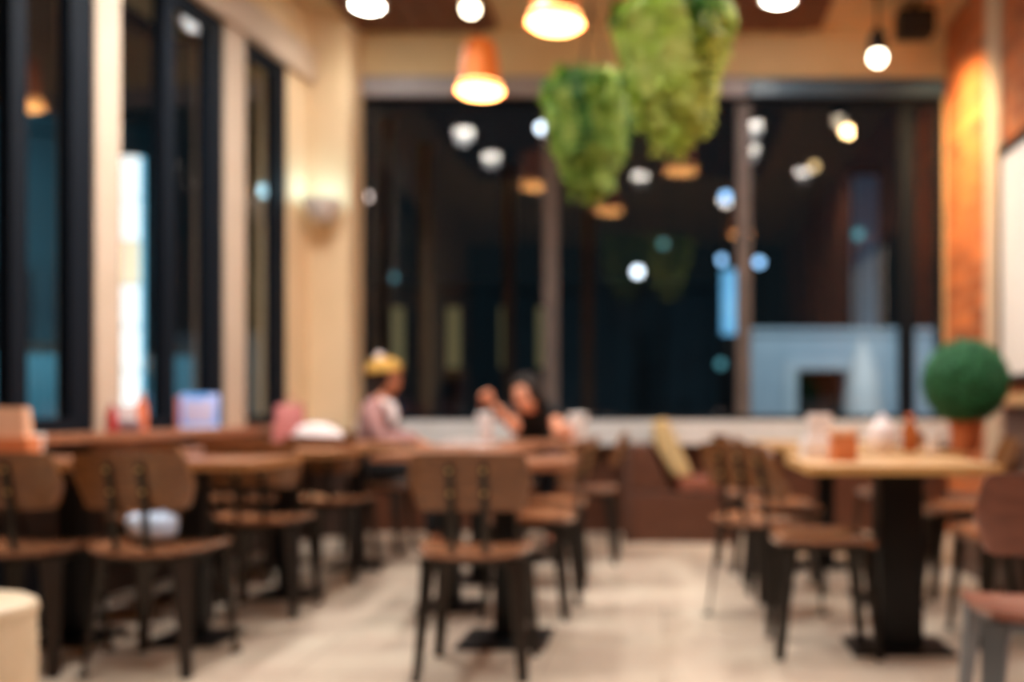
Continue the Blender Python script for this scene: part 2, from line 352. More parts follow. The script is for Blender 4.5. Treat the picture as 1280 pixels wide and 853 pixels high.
# ------------------------------------------------------------------ chairs
def make_chair(label, m_back, m_seat, m_leg):
    t = thing('cafe_chair', label, 'chair')
    # seat: dished plywood square with a waterfall front
    bm = bmesh.new(); n = 12; w = .2
    top, bot = [], []
    for i in range(n + 1):
        for j in range(n + 1):
            u, v = i / n * 2 - 1, j / n * 2 - 1
            x = w * u * math.sqrt(1 - .30 * v * v); y = w * v * math.sqrt(1 - .22 * u * u)
            z = .452 - .012 * (1 - u * u) * (1 - v * v) - (.018 * max(0, v - .5) ** 2 * 4) + .012 * abs(u) ** 3
            top.append(bm.verts.new((x * 1.04, y * 1.04, z))); bot.append(bm.verts.new((x, y, z - .022)))
    q = lambda i, j: i * (n + 1) + j
    for i in range(n):
        for j in range(n):
            bm.faces.new((top[q(i, j)], top[q(i + 1, j)], top[q(i + 1, j + 1)], top[q(i, j + 1)]))
            bm.faces.new((bot[q(i, j)], bot[q(i, j + 1)], bot[q(i + 1, j + 1)], bot[q(i + 1, j)]))
    ring = [q(i, 0) for i in range(n)] + [q(n, j) for j in range(n)] + [q(i, n) for i in range(n, 0, -1)] + [q(0, j) for j in range(n, 0, -1)]
    for a, b in zip(ring, ring[1:] + ring[:1]): bm.faces.new((top[a], bot[a], bot[b], top[b]))
    bmesh.ops.recalc_face_normals(bm, faces=bm.faces)
    obj('seat', bm, m_seat, t)
    # backrest: curved rounded panel
    bm = bmesh.new(); nu, nv = 34, 10; g = [[], []]
    for s in (0, 1):
        for i in range(nu + 1):
            for j in range(nv + 1):
                u, v = i / nu * 2 - 1, j / nv * 2 - 1
                hh = .100 * (.42 + .58 * (1 - min(1, max(0, abs(u) - .76) / .24) ** 2) ** .5)
                x = .215 * math.sin(u * 1.15) / math.sin(1.15) * (1 - .035 * v * v - .05 * max(0, -v))
                z = .700 + hh * v + (.006 * (1 - u * u) if v > 0 else 0)
                y = -.225 + .075 * (1 - math.cos(u * 1.15)) - .028 * v + (.0 if s == 0 else -.016)
                g[s].append(bm.verts.new((x, y, z)))
    q = lambda i, j: i * (nv + 1) + j
    for i in range(nu):
        for j in range(nv):
            bm.faces.new((g[0][q(i, j)], g[0][q(i + 1, j)], g[0][q(i + 1, j + 1)], g[0][q(i, j + 1)]))
            bm.faces.new((g[1][q(i, j)], g[1][q(i, j + 1)], g[1][q(i + 1, j + 1)], g[1][q(i + 1, j)]))
    ring = [q(i, 0) for i in range(nu)] + [q(nu, j) for j in range(nv)] + [q(i, nv) for i in range(nu, 0, -1)] + [q(0, j) for j in range(nv, 0, -1)]
    for a, b in zip(ring, ring[1:] + ring[:1]): bm.faces.new((g[0][a], g[1][a], g[1][b], g[0][b]))
    bmesh.ops.recalc_face_normals(bm, faces=bm.faces)
    back = obj('backrest', bm, m_back, t)
    for s in (-1, 1):
        for z in (.665, .745):
            y = -.243 - .28 * (z - .7) - .006
            obj('bolt', ball((s * .058, y - .006, z), .008, 2, (1, .6, 1)), M['brass'], back)
        obj('back_support', sweep([(s * .058, .06, .424), (s * .058, -.10, .424), (s * .058, -.175, .430), (s * .058, -.212, .47), (s * .058, -.226, .55), (s * .058, -.228, .62), (s * .058, -.243, .69), (s * .058, -.261, .765)], .026, .008), m_leg, t)
    bm = bmesh.new()
    for a in (-1, 1):
        bx(bm, -.16, .16, a * .15 - .012, a * .15 + .012, .405, .430); bx(bm, a * .15 - .012, a * .15 + .012, -.138, .138, .405, .430)
    obj('seat_frame', bm, m_leg, t)
    for sx in (-1, 1):
        for sy in (-1, 1):
            a, b = Vector((sx * .152, sy * .150, .426)), Vector((sx * .186, sy * .190, .0))
            dirv = (a - b).normalized()
            side = Vector((-sy * sx, 1, 0)).normalized()
            lg = sweep([a, a.lerp(b, .12), a.lerp(b, .5), b + dirv * .012], .082, .02, side=side, taper=.5)
            o = obj('leg', lg, m_leg, t)
            obj('foot_cap', box(b.x - .016, b.x + .016, b.y - .016, b.y + .016, 0, .016, .004), M['black'], o)
    return t
proto = None
def chair(x, y, rz, label, group, style=0):
    key = ('c', style)
    global protos
    try: protos
    except NameError: protos = {}
    if key not in protos:
        ms = [(M['walnut'], M['walnut_seat'], M['steel']), (M['redwood'], M['redwood'], M['steel_blue'])][style]
        o = make_chair(label, *ms); protos[key] = o
        o.location = (x, y, 0); o.rotation_euler = (0, 0, rz); o['group'] = group
        return o
    return dup(protos[key], (x, y, 0), rz, label, group)
R = math.radians
GL, GC, GR = 'wooden chairs at the left tables', 'wooden chairs at the central tables', 'wooden chairs at the right tables'
XA, XB = -2.36, -1.87
chair(XA, 3.72, R(2), 'brown wooden chair in the front row, cut off by the left picture edge', GL)
chair(XB, 3.72, R(-2), 'brown wooden chair in the front row with a pale blue bag on its seat', GL)
chair(XA, 4.69, R(-3), 'brown chair in the second row of the left tables, nearer the window wall', GL)
chair(XB, 4.69, R(3), 'brown chair in the second row of the left tables, beside the aisle', GL)
chair(XA, 5.65, R(2), 'brown chair in the third row, nearest the blue card on the window ledge', GL)
chair(XB, 5.65, R(-4), 'brown chair in the third row beside the aisle, in front of the white napkin heap', GL)
chair(-1.92, 6.70, R(-90), 'brown chair on which the woman in the mustard cap sits', GL)
chair(-.68, 3.66, R(1), 'brown wooden chair standing alone in the middle front, its back to us', GC)
chair(-.62, 4.69, R(86), 'brown chair side-on at the central tables, nearest to us of that aisle side', GC)
chair(-.62, 5.40, R(93), 'brown chair side-on at the central tables, second along the aisle side', GC)
chair(-.49, 6.28, R(90), 'brown chair side-on at the end of the far central table by the booth', GC)
chair(-.89, 7.06, R(180), 'brown chair by the back ledge on which the dark haired leaning person sits', GC)
chair(.63, 3.97, R(-90), 'brown chair side-on, tucked square under the left side of the front pale table', GR)
chair(.47, 4.60, R(-46), 'brown chair turned askew with its back to us, left of the pale tables', GR)
chair(.63, 5.28, R(-90), 'brown chair pushed square under the left side of the second pale table', GR)
chair(.56, 5.98, R(-80), 'brown chair at the left side of the farthest pale table near the booth', GR)
chair(1.44, 4.14, R(94), 'brown chair at the right side of the front pale table', GR)
chair(1.55, 5.12, R(84), 'brown chair at the right side of the second pale table behind the pedestal', GR)
chair(1.42, 6.2, R(97), 'brown chair at the right side of the farthest pale table', GR)
chair(.995, 2.6, R(-7), 'reddish chair with bright steel legs, closest to us at the right picture edge', GR, 1)

# ------------------------------------------------------------------ tables
def table(name, label, x, y, w, d, peds, m_top, m_edge, group, col=.045, base=.18, bw=None):
    t = thing(name, label, 'table', (x, y, 0), 0, group)
    obj('table_top', box(-w / 2 + .004, w / 2 - .004, -d / 2 + .004, d / 2 - .004, .722, .75, .006), m_top, t)
    bm = bmesh.new()
    for a, b, c, e in ((-w / 2, w / 2, -d / 2 - .004, -d / 2 + .003), (-w / 2, w / 2, d / 2 - .003, d / 2 + .004), (-w / 2 - .004, -w / 2 + .003, -d / 2, d / 2), (w / 2 - .003, w / 2 + .004, -d / 2, d / 2)):
        bx(bm, a, b, c, e, .716, .749)
    obj('edge_band', bm, m_edge, t)
    for px in peds:
        o = obj('pedestal', box(px - col, px + col, -col, col, .018, .70, .006), M['black'], t)
        obj('base_plate', box(px - base, px + base, -(bw or base), bw or base, 0, .018, .008), M['black'], o)
        obj('top_bracket', box(px - base * .9, px + base * .9, -.06, .06, .70, .722, .004), M['black'], o)
    return t
GT = 'long brown tables by the left window'
table('dining_table', 'long brown table behind the front chairs at the left window, nearest of three', -2.2, 4.12, 1.2, .54, (-.24, .26), M['brown_top'], M['brown_edge'], GT, base=.15)
table('dining_table', 'long brown table in the second row by the left window', -2.18, 5.10, 1.16, .54, (-.24, .26), M['brown_top'], M['brown_edge'], GT, base=.15)
table('dining_table', 'long brown table carrying the white napkin heap, farthest by the left window', -2.12, 6.04, 1.12, .50, (-.24, .26), M['brown_top'], M['brown_edge'], GT, base=.15)
GT = 'brown tables in the central row'
table('dining_table', 'small brown table in front of the lone middle chair', -.67, 4.10, .6, .6, (.02,), M['brown_top'], M['brown_top'], GT)
table('dining_table', 'brown square table, second of the central row', -1.02, 4.78, .6, .6, (0,), M['brown_top'], M['brown_top'], GT, base=.15)
table('dining_table', 'brown square table, third of the central row', -1.02, 5.5, .6, .6, (0,), M['brown_top'], M['brown_top'], GT, base=.15)
table('dining_table', 'brown table on which the dark haired person leans, far end of the centre', -.93, 6.3, .84, .6, (0,), M['brown_top'], M['brown_top'], GT, base=.19)
GT = 'pale wood tables on the right'
table('dining_table', 'pale wood table on a thick black pedestal at front right', .88, 3.97, .70, .70, (.05,), M['oak'], M['oak_edge'], GT, col=.085, base=.2, bw=.145)
table('dining_table', 'pale wood table under the topiary ball, behind the front right table', 1.02, 4.99, .76, .7, (.09,), M['oak'], M['oak_edge'], GT, col=.06, base=.17)
table('dining_table', 'pale wood table nearest the booth at the back right', .92, 6.05, .7, .7, (.06,), M['oak'], M['oak_edge'], GT, col=.05, base=.17)

# ------------------------------------------------------------------ booth, wall bench, cream stool
t = thing('booth_bench', 'brown leather booth bench with a tan back cushion under the back window', 'bench', (0, 7.04, 0))
def prism(poly, y0, y1, bev=0):
    bm = bmesh.new()
    a = [bm.verts.new((x, y0, z)) for x, z in poly]; b = [bm.verts.new((x, y1, z)) for x, z in poly]
    n = len(poly)
    for i in range(n): bm.faces.new((a[i], a[(i + 1) % n], b[(i + 1) % n], b[i]))
    bm.faces.new(a[::-1]); bm.faces.new(b)
    bmesh.ops.recalc_face_normals(bm, faces=bm.faces)
    if bev: bmesh.ops.bevel(bm, geom=list(bm.edges), offset=bev, segments=3, profile=.6, affect='EDGES')
    return bm
obj('base', prism([(-.29, 0), (-.29, .36), (.50, .36), (.50, 0)], .01, .475, .012), M['leather'], t)
obj('back_panel', prism([(-.29, .365), (-.29, .70), (-.09, .70), (.05, .365)], .01, .475, .015), M['leather'], t)
obj('side_trim', prism([(-.28, .02), (-.28, .68), (-.24, .68), (-.24, .02)], -.012, .008, .004), M['leather_dark'], t)
obj('seat_cushion', prism([(.10, .365), (.09, .47), (.52, .47), (.53, .365)], .0, .47, .03), M['redwood'], t)
obj('back_cushion', prism([(-.075, .71), (-.085, .86), (.02, .885), (.19, .52), (.20, .475), (.07, .475)], .0, .47, .03), M['tan'], t)

t = thing('wall_bench', 'dark brown high backed bench against the right wall with pale wood rail', 'bench', (0, 0, 0))
obj('base', box(1.74, 2.15, 3.0, 6.05, 0, .34, .01), M['leather_dark'], t)
obj('seat_cushion', box(1.70, 2.05, 3.0, 6.05, .345, .45, .03, 3), M['leather_dark'], t)
obj('back_panel', box(2.06, 2.15, 3.0, 6.05, .345, .97, .015), M['leather_dark'], t)
obj('top_rail', box(2.02, 2.17, 2.98, 6.08, .975, 1.04, .01), M['oak'], t)

t = thing('pouf_stool', 'cream round pouf stool at the bottom left corner', 'stool', (-2.06, 2.9, 0))
obj('body', lathe([(0, .012), (.19, .012), (.2, .03), (.203, .2), (.2, .34), (0, .34)], 40), M['cream_seat'], t)
obj('seat_pad', lathe([(0, .341), (.2, .341), (.206, .36), (.2, .382), (.175, .396), (0, .402)], 40), M['cream_seat'], t)
obj('foot_ring', lathe([(0, 0), (.17, 0), (.17, .012), (0, .012)], 40), M['black'], t)

# ------------------------------------------------------------------ lamps
GP = 'copper pendant lamps'
def make_pendant(label):
    t = thing('pendant_lamp', label, 'lamp', (0, 0, 0), 0, GP)
    obj('shade', lathe([(.030, .345), (.075, .34), (.10, .30), (.118, .20), (.128, .075), (.152, .02), (.150, .012), (.122, .07), (.112, .20), (.094, .295), (.07, .333), (.030, .338)], 40), M['copper'], t)
    obj('diffuser', lathe([(0, -.022), (.07, -.018), (.12, -.004), (.146, .018), (.14, .05), (.12, .068), (0, .068)], 40), M['warm_glow'], t)
    obj('cord', tube([(0, 0, .33), (0, 0, 1)], .006), M['cord'], t)
    obj('ceiling_rose', lathe([(0, 1.0), (.05, 1.0), (.05, 1.012), (.02, .985), (0, .985)], 24), M['copper'], t)
    return t
pend = []
def pendant(p, label):
    if not pend: o = make_pendant(label); pend.append(o)
    else: o = dup(pend[0], p, 0, label, GP)
    o.location = p
    for c in o.children:
        if c.name.startswith('cord') or c.name.startswith('ceiling_rose'):
            top = ZC - p[2]
            if c.name.startswith('cord'): c.scale = (1, 1, (top - .33) / .67); c.location = (0, 0, .33 - .33 * (top - .33) / .67)
            else: c.location = (0, 0, top - 1.012)
pendant(at(600, 117, 6.4), 'copper pendant lamp in front of the back window, farther of the two in view')
pendant(at(694, 33, 5.27), 'copper pendant lamp cut by the top picture edge, between the two in view closer')
pendant(Vector((.147, 7.0, 2.98)), 'copper pendant lamp hidden behind the big hanging fern')
pendant(Vector((.9, 3.9, 2.98)), 'copper pendant lamp above the front pale table, out of the picture top')

GD = 'round ceiling downlights'
def make_down(label):
    t = thing('ceiling_downlight', label, 'lamp', (0, 0, 0), 0, GD)
    obj('housing', lathe([(0, 0), (.125, 0), (.125, -.06), (.105, -.06), (.105, -.035), (0, -.035)], 32), M['white_metal'], t)
    obj('lens', lathe([(0, -.088), (.05, -.084), (.085, -.068), (.103, -.038), (0, -.036)], 32), M['white_glow'], t)
    return t
downs = [(-2.08, 6.98, 'white round ceiling downlight over the corner column at top left'), (.79, 6.87, 'white round ceiling downlight over the booth at top right'),
         (-2.03, 5.43, 'white ceiling downlight over the third left table'), (-1.93, 4.42, 'white ceiling downlight over the second left chairs'),
         (-1.2, 4.95, 'white ceiling downlight over the central tables'), (.88, 5.67, 'white ceiling downlight over the far pale table'),
         (.94, 4.7, 'white ceiling downlight over the topiary'), (.86, 1.55, 'white ceiling downlight beside the viewer on the right'),
         (-1.6, 2.6, 'white ceiling downlight over the pouf stool'), (1.7, 3.4, 'white ceiling downlight over the wall bench'), (-.3, 3.2, 'white ceiling downlight over the middle aisle front')]
d0 = None
for x, y, lab in downs:
    zt = ZC - (.065 if (-2.36 < x < -1.28 or .3 < x < 1.2) and 3 < y < 7.62 else 0)
    if d0 is None: d0 = make_down(lab); o = d0; o.location = (x, y, zt)
    else: o = dup(d0, (x, y, zt), 0, lab, GD)
    lamp('downlight', 'SPOT', (x, y, zt - .11), 110 if y < 3.5 else 34 if y > 6.8 and x < 0 else 95 if y > 6.8 else 118 if x > 0 else 185, (1, .985, .96), .09, (x, y, 0), R(158), 1)

t = thing('spotlight', 'small white ceiling spotlight between the downlight and the pendants at top', 'lamp', at(588, 12, 6.9))
zc = ZC - t.location.z
obj('bulb', ball((0, 0, 0), .055, 3, (1, 1, .8)), M['spot_glow'], t)
obj('can', lathe([(0, .14), (.05, .135), (.062, .10), (.066, .02), (.06, .02), (.056, .1), (0, .11)], 28), M['white_metal'], t)
obj('stem', tube([(0, 0, .13), (0, 0, zc - .05)], .01), M['white_metal'], t)

t = thing('track_spotlight', 'black hanging spotlight with a bare round bulb beside the speaker', 'lamp', at(1097, 72, 7.0))
zc = ZC - t.location.z
obj('bulb', ball((0, 0, 0), .055, 3), M['spot_glow'], t)
obj('can', lathe([(0, .2), (.03, .2), (.06, .14), (.064, .03), (.056, .03), (.05, .13), (0, .15)], 28), M['cord'], t)
obj('stem', tube([(0, 0, .19), (0, 0, zc - .01)], .011), M['cord'], t)
obj('ceiling_rose', lathe([(0, zc), (.06, zc), (.06, zc - .02), (0, zc - .02)], 24), M['cord'], t)
p = t.location
lamp('brick_spot', 'SPOT', (p.x + .08, p.y - .05, p.z - .08), 200, (1, .62, .28), .05, (2.18, 7.3, 2.3), R(150), 1)

t = thing('ceiling_speaker', 'black box loudspeaker hung under the ceiling by the brick wall', 'speaker', at(1143, 31, 7.2))
zc = ZC - t.location.z
obj('cabinet', box(-.13, .13, -.10, .10, -.09, .09, .012), M['black'], t)
obj('grille', box(-.115, .115, -.108, -.101, -.075, .075, .003), M['cord'], t)
obj('bracket', box(-.02, .02, -.02, .02, .09, zc), M['black'], t)

# wall sconce on the corner column
t = thing('wall_sconce', 'pinkish white wall lamp on the cream corner column', 'lamp', at(402, 262, 7.2))
obj('back_plate', box(-.03, .03, .14, .18, -.07, .07, .006), M['white_metal'], t)
obj('arm', tube([(0, .15, -.05), (0, .08, -.09), (0, .02, -.08)], .012), M['steel'], t)
obj('bowl', lathe([(0, -.10), (.05, -.095), (.10, -.05), (.135, .03), (.14, .07), (.128, .07), (.09, -.03), (.04, -.075), (0, -.08)], 32), M['white_metal'], t)
obj('bulb', ball((0, 0, -.02), .035, 2), M['globe_teal'], t)
p = t.location
lamp('sconce_light', 'POINT', (p.x - .02, p.y, p.z + .14), 1.7, (.4, .82, 1), .06)

# ------------------------------------------------------------------ hanging plants
def hanging_plant(label, p, rad, drop, n, mats, seed, pot_m):
    rnd = random.Random(seed)
    t = thing('hanging_fern', label, 'plant', p, 0, 'hanging ferns')
    obj('pot', lathe([(0, -.16), (.07, -.16), (.10, -.08), (.125, .02), (.13, .03), (.12, .03), (.09, -.08), (0, -.02)], 28), pot_m, t)
    for k in range(3):
        a = 2 * PI * k / 3
        obj('hanger_cord', tube([(.12 * math.cos(a), .12 * math.sin(a), .02), (0, 0, .5), (0, 0, ZC - p[2])], .004, 6), M['cord'], t)
    bms = [bmesh.new() for _ in mats]
    for k in range(n):
        a = rnd.uniform(0, 2 * PI); L = drop * rnd.uniform(.35, 1) ; r = rad * math.sqrt(rnd.uniform(.08, 1))
        rise = rnd.uniform(.02, .16)
        lean = .42
        pts = []
        for i in range(15):
            s = i / 14
            rr = .08 + (r - .08) * (1 - (1 - min(1, s * 2.2)) ** 2) * (1 - lean * max(0, s - .35) * 1.6)
            z = .02 + rise * math.sin(min(1, s * 3) * PI / 2) * (1 - s) - L * max(0, s - .12) ** 1.25 * (.65 + .6 * (1 - r / rad))
            pts.append(Vector((rr * math.cos(a + .3 * s), rr * math.sin(a + .3 * s), z)))
        w = 0 if math.sin(3 * a + seed) + rnd.uniform(-.5, .5) > (.3 if seed == 3 else .62) else rnd.choice((1, 2))
        if L > drop * .72: w = 2 if rnd.random() < .8 else w
        bm = bms[w]
        tube(pts[::2], .003, 4, bm)
        for i in range(1, 15):
            for side in (-1, 1):
                q = pts[i]; d = (pts[i] - pts[i - 1]).normalized()
                s_ = d.cross(Vector((math.cos(a), math.sin(a), .3))).normalized() * side
                ln = rnd.uniform(.035, .065); wd = ln * .34
                out = (s_ + d * rnd.uniform(.2, .9) + Vector((math.cos(a), math.sin(a), 0)) * rnd.uniform(-.2, .6)).normalized()
                nrm = out.cross(d).normalized() if out.cross(d).length > 1e-3 else Vector((0, 0, 1))
                b = out.cross(nrm)
                v = [bm.verts.new(q), bm.verts.new(q + out * ln * .5 + b * wd + nrm * .006), bm.verts.new(q + out * ln), bm.verts.new(q + out * ln * .5 - b * wd + nrm * .006), bm.verts.new(q + out * ln * .5 - nrm * .004)]
                bm.faces.new((v[0], v[1], v[4])); bm.faces.new((v[1], v[2], v[4])); bm.faces.new((v[2], v[3], v[4])); bm.faces.new((v[3], v[0], v[4]))
    # a few long tails hang from the middle
    for k in range(26):
        a = rnd.uniform(0, 2 * PI); r0 = rad * rnd.uniform(.1, .45); L = drop * rnd.uniform(.55, .85 if seed == 3 else .72) * (1 - .35 * r0 / rad); bm = bms[2]
        pts = [Vector((r0 * (1 - .6 * i / 12) * math.cos(a + i * .05) + rad * .06, r0 * (1 - .6 * i / 12) * math.sin(a + i * .05), -.08 - L * i / 12)) for i in range(13)]
        tube(pts[::2], .003, 4, bm)
        for i in range(1, 13):
            for side in (-1, 1):
                e = Vector((side * math.cos(a * 2 + i), side * math.sin(a * 2 + i), -.8)).normalized(); b = e.cross(Vector((0, 0, 1))).normalized(); ln = rnd.uniform(.04, .07)
                n_ = e.cross(b) * .006; q = pts[i]
                v = [bm.verts.new(q), bm.verts.new(q + e * ln * .5 + b * ln * .3 + n_), bm.verts.new(q + e * ln), bm.verts.new(q + e * ln * .5 - b * ln * .3 + n_)]
                bm.faces.new((v[0], v[1], v[2])); bm.faces.new((v[0], v[2], v[3]))
    for b_, m_ in zip(bms, mats): obj('foliage', b_, m_, t, smooth=False)
    return t
hanging_plant('darker hanging fern with trailing tip, left and farther of the two', at(738, 125, 5.3), .26, .62, 230, [M['leaf_dark'], M['leaf_dark'], M['leaf_olive']], 3, M['terracotta'])
hanging_plant('big bright green hanging fern cut by the top picture edge', at(842, 40, 4.6), .29, .66, 300, [M['leaf_dark'], M['leaf_lime'], M['leaf_lime']], 5, M['white_metal'])

# ------------------------------------------------------------------ topiary
p = at(1207, 477, 4.83)
t = thing('topiary_plant', 'round dark green topiary ball in an orange pot on the pale table', 'plant', (p.x, p.y, .75))
hz = p.z - .75; RB = .21
obj('pot', lathe([(0, 0), (.055, 0), (.06, .01), (.075, .12), (.082, .122), (.082, .145), (.070, .145), (.066, .12), (0, .115)], 32), M['terracotta'], t)
obj('stem', tube([(0, 0, .11), (.004, 0, .16), (0, 0, hz)], .010, 8), M['stem'], t)
bm = ball((0, 0, hz), RB * .93, 4)
rnd = random.Random(11)
for v in bm.verts: v.co += (v.co - Vector((0, 0, hz))).normalized() * rnd.uniform(-.004, .004)
core = obj('ball_core', bm, M['topiary_core'], t)
bm = bmesh.new(); N = 2600
for k in range(N):
    z = 1 - 2 * (k + .5) / N; r = math.sqrt(1 - z * z); a = k * 2.39996
    d = Vector((r * math.cos(a), r * math.sin(a), z)); q = Vector((0, 0, hz)) + d * RB * rnd.uniform(.92, .97)
    u = d.cross(Vector((rnd.uniform(-1, 1), rnd.uniform(-1, 1), rnd.uniform(-1, 1)))).normalized(); w = d.cross(u)
    o_ = (d * .55 + u).normalized(); ln = .022
    v = [bm.verts.new(q), bm.verts.new(q + o_ * ln * .5 + w * .007), bm.verts.new(q + o_ * ln), bm.verts.new(q + o_ * ln * .5 - w * .007)]
    bm.faces.new((v[0], v[1], v[2])); bm.faces.new((v[0], v[2], v[3]))
obj('foliage', bm, M['topiary'], t, smooth=False)

# ------------------------------------------------------------------ things on the tables and ledges
TZ = .751
def cup(name, label, x, y, z, h=.11, r=.038, m='paper', lid='white_metal', cat='cup'):
    t = thing(name, label, cat, (x, y, z))
    obj('body', lathe([(0, .002), (r * .72, 0), (r * .75, .004), (r, h), (r * .95, h), (r * .7, .01), (0, .01)], 28), M[m], t)
    obj('lid', lathe([(r * 1.06, h - .004), (r * 1.06, h + .006), (r * .95, h + .014), (r * .6, h + .014), (r * .55, h + .009), (0, h + .009)], 28), M[lid], t)
    return t
def bottle(name, label, x, y, z, h, r, m, cap):
    t = thing(name, label, 'bottle', (x, y, z))
    obj('body', lathe([(0, 0), (r, 0), (r * 1.02, .01), (r, h * .62), (r * .45, h * .80), (r * .4, h * .9), (0, h * .9)], 24), M[m], t)
    obj('cap', lathe([(0, h * .9), (r * .5, h * .9), (r * .42, h), (0, h)], 20), M[cap], t)
    return t
def carton(name, label, cat, x, y, z, w, d, h, m1, m2, rz=0):
    """A folded card stand: tapered card body with an inner tray."""
    t = thing(name, label, cat, (x, y, z), rz)
    bm = bmesh.new(); v = bx(bm, -w / 2, w / 2, -d / 2, d / 2, .003, h)
    for q in v:
        if q.co.z > h * .5: q.co.x *= .82; q.co.y *= .6
    bmesh.ops.recalc_face_normals(bm, faces=bm.faces); bmesh.ops.bevel(bm, geom=list(bm.edges), offset=.006, segments=2, affect='EDGES')
    obj('card_body', bm, M[m1], t)
    obj('tray', box(-w / 2 - .012, w / 2 + .012, -d / 2 - .012, d / 2 + .012, 0, h * .42, .004), M[m2], t)
    return t
carton('menu_stand', 'peach card stand with orange tray at the left picture edge', 'stand', at(8, 0, 4.05).x, 4.08, TZ, .15, .10, .21, 'card_peach', 'card_orange', R(10))
cup('paper_cup', 'small white cup right beside the peach card stand at left', at(45, 0, 4.25).x, 4.25, TZ, .085, .034)
def wall_item(xp, off=.12):
    Y = 3.305 / (.091 - (xp - VX) / F) * (1 - off * .27)
    return Y
def onledge(xp, off=.13):
    k = (xp - VX) / F
    # point on the line offset from the wall by off
    Y = (3.305 - off) / (.091 - k)
    return k * Y, Y
x, y = onledge(140); bottle('sauce_bottle', 'red sauce bottle on the left window ledge, below the light sign', x, y, SL + .001, .15, .026, 'red', 'white_metal')
x, y = onledge(158); carton('napkin_box', 'mauve napkin box on the left window ledge beside red bottle', 'box', x, y, SL + .001, .10, .07, .13, 'white_cloth', 'grey_card', R(20))
x, y = onledge(177); bottle('sauce_bottle', 'orange sauce bottle on the left window ledge beside napkin box', x, y, SL + .001, .20, .028, 'orange', 'white_metal')
x, y = onledge(250)
t = thing('menu_display', 'blue and lavender picture card standing on the left window ledge', 'sign', (x, y, SL + .001), R(22))
bm = box(-.10, .10, -.008, .008, .012, .20, .006); obj('printed_face', bm, M['blue_sign'], t)
obj('holder_foot', box(-.11, .11, -.035, .035, 0, .012, .003), M['white_metal'], t)
obj('picture_panel', box(-.082, .068, -.011, -.008, .03, .165, .001), M['card_lavender'], t)
obj('side_flap', box(-.125, -.102, -.01, .01, .012, .18, .003), M['card_pink'], t)
# pink bag and white napkin heap on the third left table
t = thing('paper_bag', 'pink paper bag behind the white napkin heap', 'bag', (at(362, 0, 6.2).x, 6.2, TZ))
bm = bmesh.new(); v = bx(bm, -.085, .085, -.045, .045, 0, .22)
bmesh.ops.subdivide_edges(bm, edges=bm.edges, cuts=3, use_grid_fill=True)
rnd = random.Random(4)
for q in bm.verts:
    k = q.co.z / .22
    q.co.y *= 1 - .75 * k * k; q.co += Vector((rnd.uniform(-.006, .006), rnd.uniform(-.006, .006), 0 if q.co.z < .001 else rnd.uniform(-.012, .012)))
obj('bag_body', bm, M['card_pink'], t)
obj('handle', tube([(-.04, 0, .2), (-.03, 0, .26), (0, 0, .275), (.03, 0, .26), (.04, 0, .2)], .005, 8), M['card_pink'], t)
bm = ball((0, 0, 0), .14, 4, (1, .62, .62)); rnd = random.Random(8)
from mathutils import noise
for v in bm.verts:
    k = noise.noise(v.co * 16) * .022 + noise.noise(v.co * 40) * .008
    v.co += v.co.normalized() * k
    v.co.z = max(v.co.z, -.03) + .03
    v.co.x *= 1 + .25 * max(0, .06 - v.co.z) / .06
tag(obj('napkin_heap', bm, M['white_cloth'], loc=(at(396, 0, 5.95).x, 5.95, TZ)), 'crumpled white napkin heap on the far left table', 'napkin')
# pale blue bag on a chair seat, dark bag beside
def soft_bag(name, label, loc, sx, sy, sz, m, mh):
    t = thing(name, label, 'bag', loc)
    bm = ball((0, 0, 0), 1, 4)
    for v in bm.verts:
        c = v.co
        c.x = math.copysign(abs(c.x) ** .6, c.x) * sx; c.y = math.copysign(abs(c.y) ** .6, c.y) * sy; c.z = math.copysign(abs(c.z) ** .6, c.z) * sz
        v.co = c + c.normalized() * noise.noise(c * 14) * .014
        v.co.z = max(v.co.z, -sz * .9) + sz * .9
    obj('bag_body', bm, M[m], t)
    obj('strap', tube([(-sx * .5, 0, sz * 1.6), (-sx * .4, 0, sz * 2.3), (0, 0, sz * 2.5), (sx * .4, 0, sz * 2.3), (sx * .5, 0, sz * 1.6)], .007, 8), M[mh], t)
soft_bag('cloth_bag', 'pale blue cloth bag lying on a front row chair seat', (-1.945, 3.79, .466), .085, .07, .05, 'pale_blue', 'pale_blue')
soft_bag('cloth_bag', 'navy bag on the floor under the nearest left table', (-2.74, 4.2, 0), .10, .14, .2, 'navy', 'navy')

# right tables
carton('menu_stand', 'white and orange card stand on the front pale table', 'stand', at(1026, 0, 4.08).x, 4.12, TZ, .12, .08, .185, 'paper', 'paper', R(6))
x = at(1054, 0, 3.93).x
t = thing('caddy_box', 'orange brown caddy with pale rim before the white card stand', 'box', (x, 3.93, TZ), R(4))
obj('tray', box(-.048, .048, -.04, .04, 0, .10, .005), M['card_orange'], t)
obj('rim', box(-.053, .053, -.045, .045, .10, .125, .004), M['card_peach'], t)
# white round teapot-like jar
t = thing('sugar_pot', 'round white pot on the second pale table', 'pot', (at(1106, 0, 4.72).x, 4.78, TZ))
obj('body', lathe([(0, 0), (.045, 0), (.068, .04), (.072, .08), (.058, .125), (.036, .14), (0, .14)], 32), M['white_cloth'], t)
obj('lid', lathe([(.037, .142), (.035, .155), (.01, .165), (.012, .18), (0, .186)], 24), M['white_cloth'], t)
bottle('sauce_bottle', 'amber sauce bottle right of the round white pot', at(1138, 0, 4.75).x, 4.76, TZ, .18, .038, 'amber', 'orange')
cup('paper_cup', 'small white cup between amber bottle and topiary', at(1164, 0, 4.75).x, 4.72, TZ, .075, .036)
